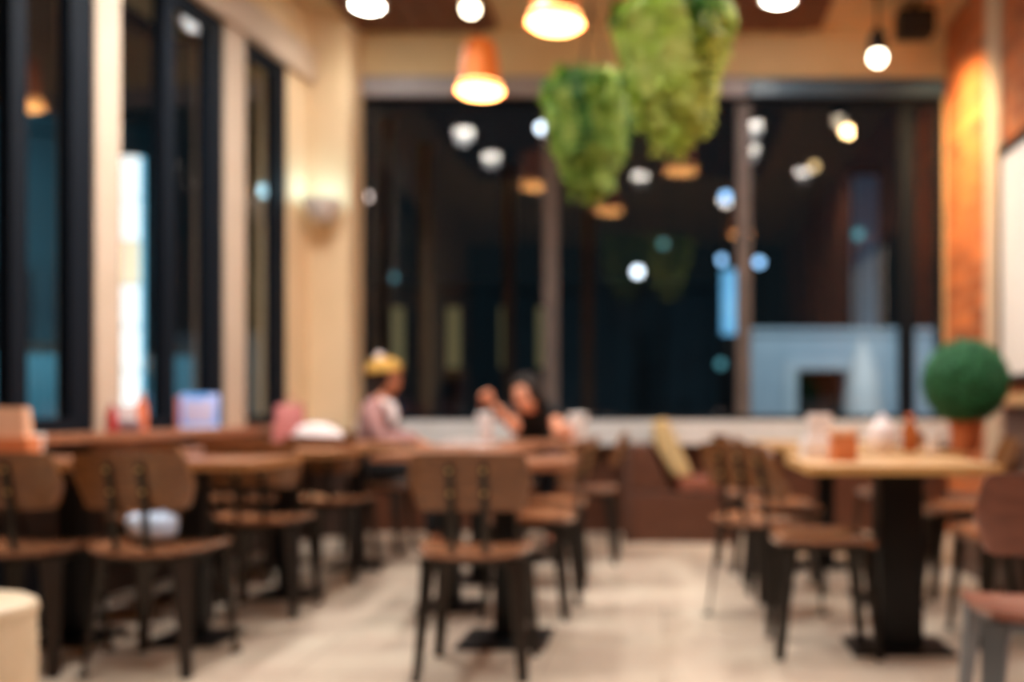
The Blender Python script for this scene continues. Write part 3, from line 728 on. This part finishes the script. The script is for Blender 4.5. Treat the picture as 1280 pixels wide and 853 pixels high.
# central tables
cup('paper_cup', 'tall white cup beside the hand on the far central table', at(722, 0, 6.25).x, 6.25, TZ, .16, .062, 'paper', 'white_metal')
cup('paper_cup', 'white cup under the raised fist of the leaning person', at(607, 0, 6.08).x, 6.06, TZ, .165, .048, 'white_cloth', 'paper')
def sheet(label, x, y, w, d, rz):
    bm = bmesh.new()
    n = 8
    vs = [[bm.verts.new((w * (i / n - .5), d * (j / n - .5), .004 + .006 * (1 + math.sin(i * .9) * math.cos(j * .7)))) for j in range(n + 1)] for i in range(n + 1)]
    for i in range(n):
        for j in range(n): bm.faces.new((vs[i][j], vs[i + 1][j], vs[i + 1][j + 1], vs[i][j + 1]))
    r = bmesh.ops.solidify(bm, geom=bm.faces[:], thickness=.002)
    o = obj('paper_sheet', bm, M['paper'], loc=(x, y, TZ)); o.rotation_euler = (0, 0, rz)
    return tag(o, label, 'paper')
sheet('white paper sheet on the third table of the central row', -1.08, 5.52, .34, .26, R(12))
sheet('white paper sheet near the left end of the far central table', -1.22, 6.12, .21, .28, R(-8))

# ------------------------------------------------------------------ lit board on the right wall
t = thing('wall_board', 'large softly lit white board with black frame on the right wall', 'board', (XR - .06, 5.3, 0))
obj('lit_face', box(-.02, .02, -1.0, .90, 1.16, 2.52, .01), M['board_lit'], t)
bm = bmesh.new()
bx(bm, -.03, .055, -1.04, .94, 2.52, 2.58); bx(bm, -.03, .055, -1.04, .94, 1.11, 1.16)
bx(bm, -.03, .055, 0.90, .94, 1.16, 2.52); bx(bm, -.03, .055, -1.04, -1.0, 1.16, 2.52)
obj('frame', bm, M['black'], t)

# ------------------------------------------------------------------ people
def skin_part(nodes, edges, sub=2, bm=None):
    me = bpy.data.meshes.new('tmp'); names = list(nodes)
    me.from_pydata([nodes[n][0] for n in names], [(names.index(a), names.index(b)) for a, b in edges], [])
    o = bpy.data.objects.new('tmp', me); C.objects.link(o)
    mod = o.modifiers.new('s', 'SKIN'); mod.use_smooth_shade = True
    for i, n in enumerate(names):
        r = nodes[n][1]; r = r if isinstance(r, tuple) else (r, r)
        me.skin_vertices[0].data[i].radius = r
    me.skin_vertices[0].data[0].use_root = True
    s = o.modifiers.new('u', 'SUBSURF'); s.levels = sub; s.render_levels = sub
    dg = bpy.context.evaluated_depsgraph_get(); m2 = bpy.data.meshes.new_from_object(o.evaluated_get(dg))
    bm = bm or bmesh.new(); bm.from_mesh(m2)
    bpy.data.objects.remove(o); bpy.data.meshes.remove(me); bpy.data.meshes.remove(m2)
    return bm

def fuse(bm, voxel):
    me = bpy.data.meshes.new('tmp'); bm.to_mesh(me); bm.free()
    o = bpy.data.objects.new('tmp', me); C.objects.link(o)
    r = o.modifiers.new('r', 'REMESH'); r.mode = 'VOXEL'; r.voxel_size = voxel; r.use_smooth_shade = True
    s = o.modifiers.new('sm', 'SMOOTH'); s.factor = .5; s.iterations = 2
    dg = bpy.context.evaluated_depsgraph_get(); m2 = bpy.data.meshes.new_from_object(o.evaluated_get(dg))
    b2 = bmesh.new(); b2.from_mesh(m2)
    bpy.data.objects.remove(o); bpy.data.meshes.remove(me); bpy.data.meshes.remove(m2)
    return b2

def head_xf(c, yaw, pitch, roll=0):
    return Matrix.Translation(c) @ Matrix.Rotation(yaw, 4, 'Z') @ Matrix.Rotation(pitch, 4, 'X') @ Matrix.Rotation(roll, 4, 'Y')

def head_into(bm, xf):
    """Skull, jaw, brow, nose, lips and ears; the face looks along +y."""
    def add(c, r, sc, sub=3):
        t_ = ball(c, r, sub, sc)
        for v in t_.verts: v.co = xf @ v.co
        me = bpy.data.meshes.new('t'); t_.to_mesh(me); t_.free(); bm.from_mesh(me); bpy.data.meshes.remove(me)
    add((0, -.012, .025), .088, (.86, 1.06, 1.02), 4)
    add((0, .022, -.045), .064, (.88, .98, 1.15))
    add((0, .062, -.088), .026, (1.1, .9, .8))
    add((0, .078, .022), .03, (1.7, .5, .5))
    add((0, .088, -.016), .014, (.75, .8, 1.9)); add((0, .094, -.031), .0115, (1.1, .8, .75))
    add((0, .083, -.062), .016, (1.35, .6, .42)); add((0, .081, -.071), .015, (1.15, .6, .45))
    for s in (-1, 1):
        add((s * .078, -.008, -.012), .024, (.32, .8, 1.25)); add((s * .042, .062, -.022), .026, (1, .7, .8))

def face_bits(parent, xf, lash):
    for s in (-1, 1):
        b = ball((s * .030, .0785, .003), .0085, 3, (1.15, .6, .6)); 
        for v in b.verts: v.co = xf @ v.co
        obj('eye', b, M['paper'], parent)
        b = ball((s * .030, .0822, .003), .0042, 2, (1, .5, 1))
        for v in b.verts: v.co = xf @ v.co
        obj('iris', b, M['hair'], parent)
        b = tube([xf @ Vector((s * .014, .0905, .024)), xf @ Vector((s * .032, .0885, .028)), xf @ Vector((s * .05, .075, .023))], .0028, 6)
        obj('eyebrow', b, lash, parent)

def hand_into(bm, wrist, d, palm, side, curl, k=1):
    """Palm, four fingers and a thumb. d: along the hand, palm: where the palm faces, side: towards the thumb."""
    d = Vector(d).normalized(); palm = (Vector(palm) - d * Vector(palm).dot(d)).normalized(); sd = d.cross(palm).normalized() * side
    w = Vector(wrist); h = k
    nodes = {'w': (w, (.024 * h, .02 * h)), 'p1': (w + d * .035 * h, (.033 * h, .017 * h)), 'p2': (w + d * .082 * h, (.038 * h, .015 * h))}
    skin_part({a: (p_, r_) for a, (p_, r_) in nodes.items()}, [('w', 'p1'), ('p1', 'p2')], 2, bm)
    for i, L in enumerate((.072, .080, .074, .058)):
        o_ = (1.5 - i) * .0195 * h
        b = w + d * .078 * h + sd * o_; cur = Vector(b); ch = {'a': (w + d * .045 * h + sd * o_ * .7, .0095 * h), 'b': (cur.copy(), .0098 * h)}; ang = 0
        for j, f in enumerate((.45, .32, .26)):
            ang += curl * (.55, .75, .55)[j]
            cur = cur + (d * math.cos(ang) + palm * math.sin(ang)) * L * f * h
            ch['cde'[j]] = (cur.copy(), (.0092, .0086, .0078)[j] * h)
        ks = list(ch); skin_part(ch, list(zip(ks, ks[1:])), 2, bm)
    b = w + d * .022 * h + sd * .022 * h
    t1 = b + (d * .6 + sd * .75 + palm * .35).normalized() * .036 * h
    t2 = t1 + (d * .85 + sd * .25 + palm * .5).normalized() * .030 * h; t3 = t2 + (d * .9 - sd * .1 + palm * .55).normalized() * .024 * h
    skin_part({'a': (b, .014 * h), 'b': (t1, .012 * h), 'c': (t2, .0105 * h), 'd': (t3, .0088 * h)}, [('a', 'b'), ('b', 'c'), ('c', 'd')], 2, bm)

def grow(nodes, names, by, over={}):
    o = {}
    for n in names:
        p_, r_ = nodes[n]; r_ = r_ if isinstance(r_, tuple) else (r_, r_)
        b = over.get(n, by); o[n] = (p_, (r_[0] + b, r_[1] + b))
    return o

def person(label, loc, rz, J, hands, headx, skin, top_m, leg_m, hair_fn, sleeves, name='person'):
    t = thing(name, label, 'person', loc, rz)
    bm = bmesh.new()
    E = [('pelvis', 'waist'), ('waist', 'chest'), ('chest', 'nb'), ('nb', 'neck'), ('neck', 'hd')]
    for s in 'lr':
        E += [('nb', 'sh' + s), ('sh' + s, 'el' + s), ('el' + s, 'wr' + s), ('pelvis', 'hp' + s), ('hp' + s, 'kn' + s), ('kn' + s, 'cf' + s), ('cf' + s, 'an' + s), ('an' + s, 'to' + s)]
    skin_part(J, E, 2, bm); head_into(bm, headx)
    for h in hands: hand_into(bm, *h)
    body = obj('body', fuse(bm, .0065), skin, t)
    face_bits(t, headx, M['hair'])
    ns = ['pelvis', 'waist', 'chest', 'nb']; e2 = [('pelvis', 'waist'), ('waist', 'chest'), ('chest', 'nb')]
    Jt = dict(J)
    Jt['nb'] = (J['nb'][0] - Vector((0, 0, .02)), .062)
    for s in 'lr':
        ns += ['sh' + s, 'el' + s]; e2 += [('nb', 'sh' + s), ('sh' + s, 'el' + s)]
        a, b = J['sh' + s], J['el' + s]
        if sleeves == 'short': Jt['el' + s] = (a[0].lerp(b[0], .6), .05)
        else:
            Jt['fa' + s] = (b[0].lerp(J['wr' + s][0], .9), .034); ns.append('fa' + s); e2.append(('el' + s, 'fa' + s))
    obj('top', skin_part(grow(Jt, ns, .014), e2, 3), top_m, t)
    ns, e2 = ['pelvis'], []
    for s in 'lr':
        ns += ['hp' + s, 'kn' + s, 'cf' + s, 'an' + s]; e2 += [('pelvis', 'hp' + s), ('hp' + s, 'kn' + s), ('kn' + s, 'cf' + s), ('cf' + s, 'an' + s)]
    obj('trousers', skin_part(grow(J, ns, .014), e2, 3), leg_m, t)
    for s in 'lr':
        a, b = J['an' + s][0], J['to' + s][0]
        obj('shoe', skin_part({'h': (Vector((a.x, a.y - .03, .042)), (.04, .04)), 'm': (Vector((a.x, (a.y + b.y) / 2, .040)), (.042, .038)), 't': (Vector((b.x, b.y + .02, .030)), (.036, .028))}, [('h', 'm'), ('m', 't')], 2), M['black_cloth'], t)
    hair_fn(t, headx)
    return t

V = Vector
# woman in a mustard cap, seen from the side
J = {'pelvis': (V((0, -.02, .595)), (.105, .105)), 'waist': (V((0, -.03, .71)), (.112, .09)), 'chest': (V((0, -.02, .86)), (.13, .10)), 'nb': (V((0, .01, .98)), .055), 'neck': (V((0, .03, 1.04)), .045), 'hd': (V((0, .05, 1.095)), .05)}
for s, k in (('l', -1), ('r', 1)):
    J['sh' + s] = (V((k * .155, .0, .945)), .050); J['el' + s] = (V((k * .20, .06, .76)), .040); J['wr' + s] = (V((k * .085, .27, .715)), .026)
    J['hp' + s] = (V((k * .085, .02, .565)), .088); J['kn' + s] = (V((k * .10, .41, .535)), .062); J['cf' + s] = (V((k * .10, .41, .34)), .054); J['an' + s] = (V((k * .10, .39, .09)), .036); J['to' + s] = (V((k * .10, .50, .04)), .03)
hx = head_xf(V((0, .065, 1.15)), R(-6), R(-8))
def hair1(t, xf):
    b = ball((0, -.022, .022), .104, 4, (.94, 1.0, 1.0))
    for v in list(b.verts):
        c = v.co
        if c.y > .035 and c.z < .06: c.y = .035 + (c.y - .035) * .1
        if c.z < -.02 and c.y < .03: pass
    for v in b.verts: v.co = xf @ v.co
    # long fall behind the shoulders
    me = bpy.data.meshes.new('t')
    fall = skin_part({'a': (xf @ V((0, -.05, .03)), (.085, .07)), 'b': (xf @ V((0, -.05, -.08)), (.094, .075)), 'c': (xf @ V((0, -.11, -.2)), (.085, .045)), 'd': (xf @ V((0, -.105, -.32)), (.06, .03))}, [('a', 'b'), ('b', 'c'), ('c', 'd')], 2)
    fall.to_mesh(me); fall.free(); b.from_mesh(me); bpy.data.meshes.remove(me)
    obj('hair', b, M['hair_brown'], t)
    c_ = lathe([(.112, .045), (.116, .055), (.112, .085), (.10, .105), (.07, .125), (.03, .134), (0, .136)], 32)
    for v in c_.verts: v.co = xf @ (Matrix.Rotation(R(14), 4, 'X') @ (v.co + V((0, -.018, 0))))
    cap = obj('cap', c_, M['yellow'], t)
    br = lathe([(.110, .035), (.121, .04), (.123, .06), (.118, .072), (.108, .07)], 32)
    for v in br.verts: v.co = xf @ (Matrix.Rotation(R(14), 4, 'X') @ (v.co + V((0, -.018, 0))))
    obj('cap_band', br, M['yellow'], cap)
    pm = ball((0, -.07, .128), .034, 3)
    for v in pm.verts: v.co = xf @ v.co
    obj('pompom', pm, M['white_cloth'], cap)
    sc = skin_part({'a': (V((-.06, .05, .98)), .036), 'b': (V((0, .095, .945)), .044), 'c': (V((.06, .05, .98)), .036), 'd': (V((0, -.04, 1.005)), .034), 'e': (V((.02, .118, .89)), .034), 'f': (V((.025, .112, .83)), .026), 'g': (V((.045, -.03, 1.005)), .03)}, [('a', 'b'), ('b', 'c'), ('a', 'd'), ('c', 'g'), ('b', 'e'), ('e', 'f')], 2)
    obj('scarf', sc, M['white_cloth'], t)
person('woman in mustard cap, mauve top and white scarf sitting side-on by the corner column', (-1.93, 6.70, .012), R(-90), J,
       [(J['wrl'][0], (.25, .8, -.25), (0, -.2, -1), 1, .5), (J['wrr'][0], (-.25, .8, -.25), (0, -.2, -1), -1, .5)], hx, M['skin_tan'], M['mauve'], M['black_cloth'], hair1, 'long')

# dark haired person leaning on the far central table, one fist raised
J = {'pelvis': (V((0, .0, .595)), (.105, .105)), 'waist': (V((0, .10, .72)), (.112, .09)), 'chest': (V((0, .25, .865)), (.125, .095)), 'nb': (V((0, .36, .955)), .055), 'neck': (V((0, .41, .99)), .045), 'hd': (V((0, .45, 1.02)), .05)}
for s, k in (('l', -1), ('r', 1)):
    J['sh' + s] = (V((k * .155, .33, .93)), .050)
    J['hp' + s] = (V((k * .085, .04, .565)), .088); J['kn' + s] = (V((k * .12, .42, .535)), .062); J['cf' + s] = (V((k * .12, .37, .34)), .054); J['an' + s] = (V((k * .12, .27, .09)), .036); J['to' + s] = (V((k * .12, .37, .04)), .03)
J['elr'] = (V((.055, .60, .806)), .040); J['wrr'] = (V((.175, .73, .965)), .027)
J['ell'] = (V((-.20, .52, .802)), .040); J['wrl'] = (V((-.25, .70, .80)), .027)
hx = head_xf(V((.01, .48, 1.035)), R(-28), R(-16), R(8))
def hair2(t, xf):
    b = ball((0, -.022, .03), .106, 4, (.96, 1.03, 1.0))
    for v in b.verts:
        c = v.co
        if c.y > .045 and c.z < .075: c.y = .045 + (c.y - .045) * .15
        c.x += .004 * math.sin(c.z * 90); v.co = xf @ c
    me = bpy.data.meshes.new('t')
    fall = skin_part({'a': (xf @ V((0, -.05, .04)), (.09, .075)), 'b': (xf @ V((0, -.085, -.06)), (.09, .06)), 'c': (xf @ V((0, -.10, -.15)), (.075, .04))}, [('a', 'b'), ('b', 'c')], 2)
    fall.to_mesh(me); fall.free(); b.from_mesh(me); bpy.data.meshes.remove(me)
    obj('hair', b, M['hair'], t)
person('person with black hair in dark top leaning over far table, one hand raised', (-.89, 6.98, .012), R(180), J,
       [(J['wrr'][0], (.5, .35, .75), (-.2, .9, -.3), -1, 1.0), (J['wrl'][0], (-.25, .95, .12), (-.95, -.2, .05), -1, .6)], hx, M['skin'], M['black_cloth'], M['navy'], hair2, 'short')

# ------------------------------------------------------------------ outside, at night
struct('ground_outside', box(-40, 40, 7.95, 60, -.2, -.05), M['asphalt'], label='dark asphalt outside the back window')
struct('ground_side', box(-40, -3.95, -3, 7.95, -.2, -.05), M['asphalt'], label='dark asphalt outside the left windows')
t = thing('pale_kiosk', 'pale blue lit kiosk with a square dark doorway beyond the back window', 'building', (0, 18, 0))
t['kind'] = 'thing'
a, b_, dl, dr = at(938, 0, 18).x, at(1260, 0, 18).x, at(996, 0, 18).x, at(1057, 0, 18).x
ztop, zd = at(0, 418, 18).z, at(0, 462, 18).z
bm = bmesh.new()
bx(bm, a, dl, 0, 1.6, -.05, ztop); bx(bm, dr, b_, 0, 1.6, -.05, ztop); bx(bm, dl, dr, 0, 1.6, zd, ztop)
obj('wall', bm, M['kiosk'], t, False)
obj('doorway', box(dl, dr, .9, 1.0, -.05, zd), M['kiosk_dark'], t, False)
bm = bmesh.new(); bx(bm, dl - .22, dl, -.06, 0, -.05, zd + .18); bx(bm, dr, dr + .22, -.06, 0, -.05, zd + .18); bx(bm, dl, dr, -.06, 0, zd, zd + .18)
obj('door_surround', bm, M['kiosk_trim'], t, False)
obj('roof', box(a - .1, b_ + .1, -.1, 1.7, ztop, ztop + .1), M['kiosk'], t, False)
lamp('kiosk_light', 'SPOT', (3.4, 12.5, 4.6), 1150, (.8, .93, 1), .3, (3.3, 18, 1.0), R(80), .7)
p = at(1078, 0, 16.8)
t = thing('closed_parasol', 'white closed parasol standing before the pale blue kiosk', 'parasol', (p.x, 16.8, -.05))
obj('canopy', lathe([(.30, .45), (.36, .5), (.34, 1.1), (.25, 1.6), (.12, 1.95), (.03, 2.1), (0, 2.1), ], 14), M['canvas'], t)
obj('pole', tube([(0, 0, .05), (0, 0, 2.2)], .025), M['white_metal'], t)
obj('base', lathe([(0, 0), (.3, 0), (.3, .06), (.05, .1), (0, .1)], 24), M['steel'], t)
# far facade and posts
t = thing('far_facade', 'dark teal building front far behind the back window', 'building', (0, 32, 0))
bm = bmesh.new(); bx(bm, -14, 2.6, 0, 2, -.05, at(0, 362, 32).z); obj('wall', bm, M['teal'], t, False)
for k in range(9): obj('pier', box(-13.6 + k * 1.9, -13.2 + k * 1.9, -.25, 0, -.05, at(0, 362, 32).z), M['teal'], t, False)
obj('parapet', box(-14.1, 2.7, -.3, 2, at(0, 362, 32).z, at(0, 362, 32).z + .2), M['teal'], t, False)
lamp('street_fill', 'SPOT', (-4, 20, 8), 420, (.85, .97, 1), .5, (-5, 32, 2), R(110), .9)
for k, (px, top) in enumerate(((482, 150), (531, 180), (636, 210), (735, 250))):
    p = at(px, top, 11.5)
    t = thing('canopy_post', ['grey brown terrace post nearest the corner column, outside', 'grey brown terrace post, second from the corner column, outside', 'grey brown terrace post left of the first window mullion', 'grey brown terrace post right of the first window mullion'][k], 'post', (p.x, 11.5, -.05), 0, 'terrace posts outside')
    obj('shaft', box(-.06, .06, -.06, .06, .03, p.z, .01), M['post'], t)
    obj('foot_plate', box(-.12, .12, -.12, .12, 0, .03, .005), M['steel'], t)
    obj('cap', box(-.09, .09, -.09, .09, p.z, p.z + .04, .005), M['steel'], t)
for k, px in enumerate((497, 567, 633, 679)):
    p = at(px, 460, 15); q = at(px, 385, 15)
    t = thing('bollard_light', ['dim yellow tube light outside, nearest the corner column', 'dim yellow tube light outside, second from the corner column', 'dim yellow tube light outside, third from the corner column', 'dim yellow tube light outside, close to the first mullion'][k], 'lamp', (p.x, 15, -.05), 0, 'yellow tube lights outside')
    obj('post', tube([(0, 0, .02), (0, 0, p.z + .05)], .07, 12), M['steel'], t)
    obj('glow_tube', tube([(0, 0, p.z + .05), (0, 0, q.z + .05)], .09, 14), M['tube_yellow'], t)
    obj('cap', lathe([(0, q.z + .05), (.11, q.z + .05), (.08, q.z + .1), (0, q.z + .11)], 16), M['steel'], t)
    obj('base', lathe([(0, 0), (.14, 0), (.14, .02), (0, .02)], 16), M['steel'], t)
p = at(912, 415, 22); q = at(912, 335, 22)
t = thing('blue_sign', 'tall narrow blue lit sign on a pole outside, left of the second mullion', 'sign', (p.x, 22, -.05))
obj('sign_face', box(-.17, .17, -.08, .08, p.z, q.z, .02), M['sign_blue'], t)
obj('pole', tube([(0, .02, 0), (0, .02, p.z)], .06), M['steel'], t)
p = at(1081, 220, 24)
t = thing('lit_column', 'tall pale blue column rising behind the kiosk', 'column', (p.x, 24, -.05))
obj('shaft', box(-.26, .26, -.26, .26, .1, p.z, .03), M['pole_blue'], t)
obj('base', box(-.4, .4, -.4, .4, 0, .1, .02), M['steel'], t); obj('cap', box(-.32, .32, -.32, .32, p.z, p.z + .12, .02), M['steel'], t)
lamps = [(797, 340, 26, 'globe_white', 'bright blue white street lamp in the middle of the back window', 1.0),
         (903, 325, 30, 'globe_blue', 'blue street lamp just above the blue sign', .85), (949, 328, 30, 'globe_blue', 'blue street lamp right of the second mullion', .9),
         (490, 347, 28, 'globe_teal', 'dim teal street lamp low by the corner column', .9), (1073, 293, 21, 'globe_teal', 'dim pale street lamp over the kiosk column', 1.1),
         (901, 455, 26, 'globe_teal', 'low dim teal lamp under the blue sign', .9), (458, 246, 24, 'globe_pink', 'pale street lamp high beside the corner column', .85),
         (829, 305, 30, 'globe_teal', 'dim teal lamp right above the bright middle lamp', .8), (1018, 208, 24, 'globe_warm', 'warm yellow lamp high at the right of the back window', .8),
         (907, 246, 28, 'globe_blue', 'pale blue lamp high left of the second mullion', .95), (677, 160, 24, 'globe_white', 'blue white lamp highest left of the dark fern', 1.0)]
for px, py, Y, m, lab, k in lamps:
    p = at(px, py, Y); r_ = 6.0 / F * Y * k
    t = thing('street_lamp', lab, 'lamp', (p.x, Y, -.05), 0, 'street lamps outside')
    h = p.z + .05
    obj('globe', ball((0, 0, h), r_, 3), M[m], t)
    obj('post', tube([(0, 0, .05), (0, 0, h - r_)], .045, 10, r1=.03), M['black'], t)
    obj('base', lathe([(0, 0), (.14, 0), (.12, .06), (0, .06)], 16), M['black'], t)
# outside the left windows
p = at(156, 515, 8.0); q = at(156, 190, 8.0)
t = thing('light_sign', 'tall bright white lit sign outside the left window', 'sign', (p.x, 8.0, -.05), R(12))
obj('cabinet', box(-.15, .15, .03, .12, .6, q.z + .05, .01), M['steel'], t)
zz = [.62 + (q.z + .03 - .62) * i / 7 for i in range(8)]
for i in range(7):
    obj('lit_panel', box(-.14, .105, -.0, .03, zz[i] + .008, zz[i + 1] - .008, .006), M['lightbox_tint'] if i in (0, 4) else M['lightbox'], t)
obj('blue_edge', box(.108, .14, 0, .03, .63, q.z + .02, .004), M['lightbox_blue'], t)
obj('stand', box(-.08, .08, .04, .11, .02, .6), M['steel'], t); obj('base', box(-.2, .2, -.1, .25, 0, .02), M['steel'], t)
lamp('sign_spill', 'AREA', (p.x, 7.9, 2), 6, (.95, 1, 1), .15, (p.x + .5, 4, 1.5))
t = thing('side_building', 'tall dark teal shop front across the side street, left windows', 'building', (-10.5, 13.0, -.05), R(35))
obj('wall', box(-2.6, 3.6, .3, 1.5, 0, 5.0), M['teal_panel'], t, False)
for k in range(4): obj('shop_window', box(-2.3 + k * 1.5, -1.1 + k * 1.5, .24, .3, .5, 3.0), M['teal'], t, False)
obj('cornice', box(-2.7, 3.7, .15, 1.6, 5.0, 5.25), M['teal_panel'], t, False)
lamp('shop_light', 'SPOT', (-7.5, 9.0, 5.5), 520, (.75, .95, 1), .3, (-10.2, 13, 2.2), R(95), 1)
t = thing('teal_hoarding', 'teal street hoarding outside the nearest left window', 'hoarding', (-5.75, 9.6, -.05), R(30))
obj('panel', box(-1.2, 1.2, 0, .06, .1, 1.55), M['teal_panel'], t, False)
obj('top_rail', box(-1.25, 1.25, -.03, .09, 1.55, 1.62), M['steel'], t, False)
for s in (-1.1, 1.1): obj('leg', box(s - .04, s + .04, -.2, .26, 0, .1), M['steel'], t, False)
lamp('hoarding_light', 'SPOT', (-5.0, 7.4, 3.2), 420, (.7, .95, 1), .2, (-5.75, 9.6, .8), R(80), .8)

# ------------------------------------------------------------------ world, camera, view
w = bpy.data.worlds.new('night'); bpy.context.scene.world = w; w.use_nodes = True
w.node_tree.nodes['Background'].inputs[0].default_value = (.006, .011, .014, 1)
w.node_tree.nodes['Background'].inputs[1].default_value = .6
cd = bpy.data.cameras.new('camera'); cam = bpy.data.objects.new('camera', cd); C.objects.link(cam)
cam.location = (0, 0, EYE); cam.rotation_euler = (PI / 2, 0, 0)
cd.sensor_width = 36; cd.lens = F / 1280 * 36
cd.shift_x = -(VX - 640) / 1280; cd.shift_y = (VY - 426.5) / 1280
cd.dof.use_dof = True; cd.dof.focus_distance = 1.0; cd.dof.aperture_fstop = 1.95
cd.clip_end = 200
s = bpy.context.scene; s.camera = cam
vs = s.view_settings; vs.view_transform = 'Standard'; vs.look = 'None'; vs.gamma = 1; vs.use_curve_mapping = False; vs.exposure = 0
s.cycles.use_denoising = True; s.cycles.max_bounces = 10; s.cycles.transparent_max_bounces = 16
s.cycles.sample_clamp_indirect = 6; s.cycles.caustics_reflective = False; s.cycles.caustics_refractive = False
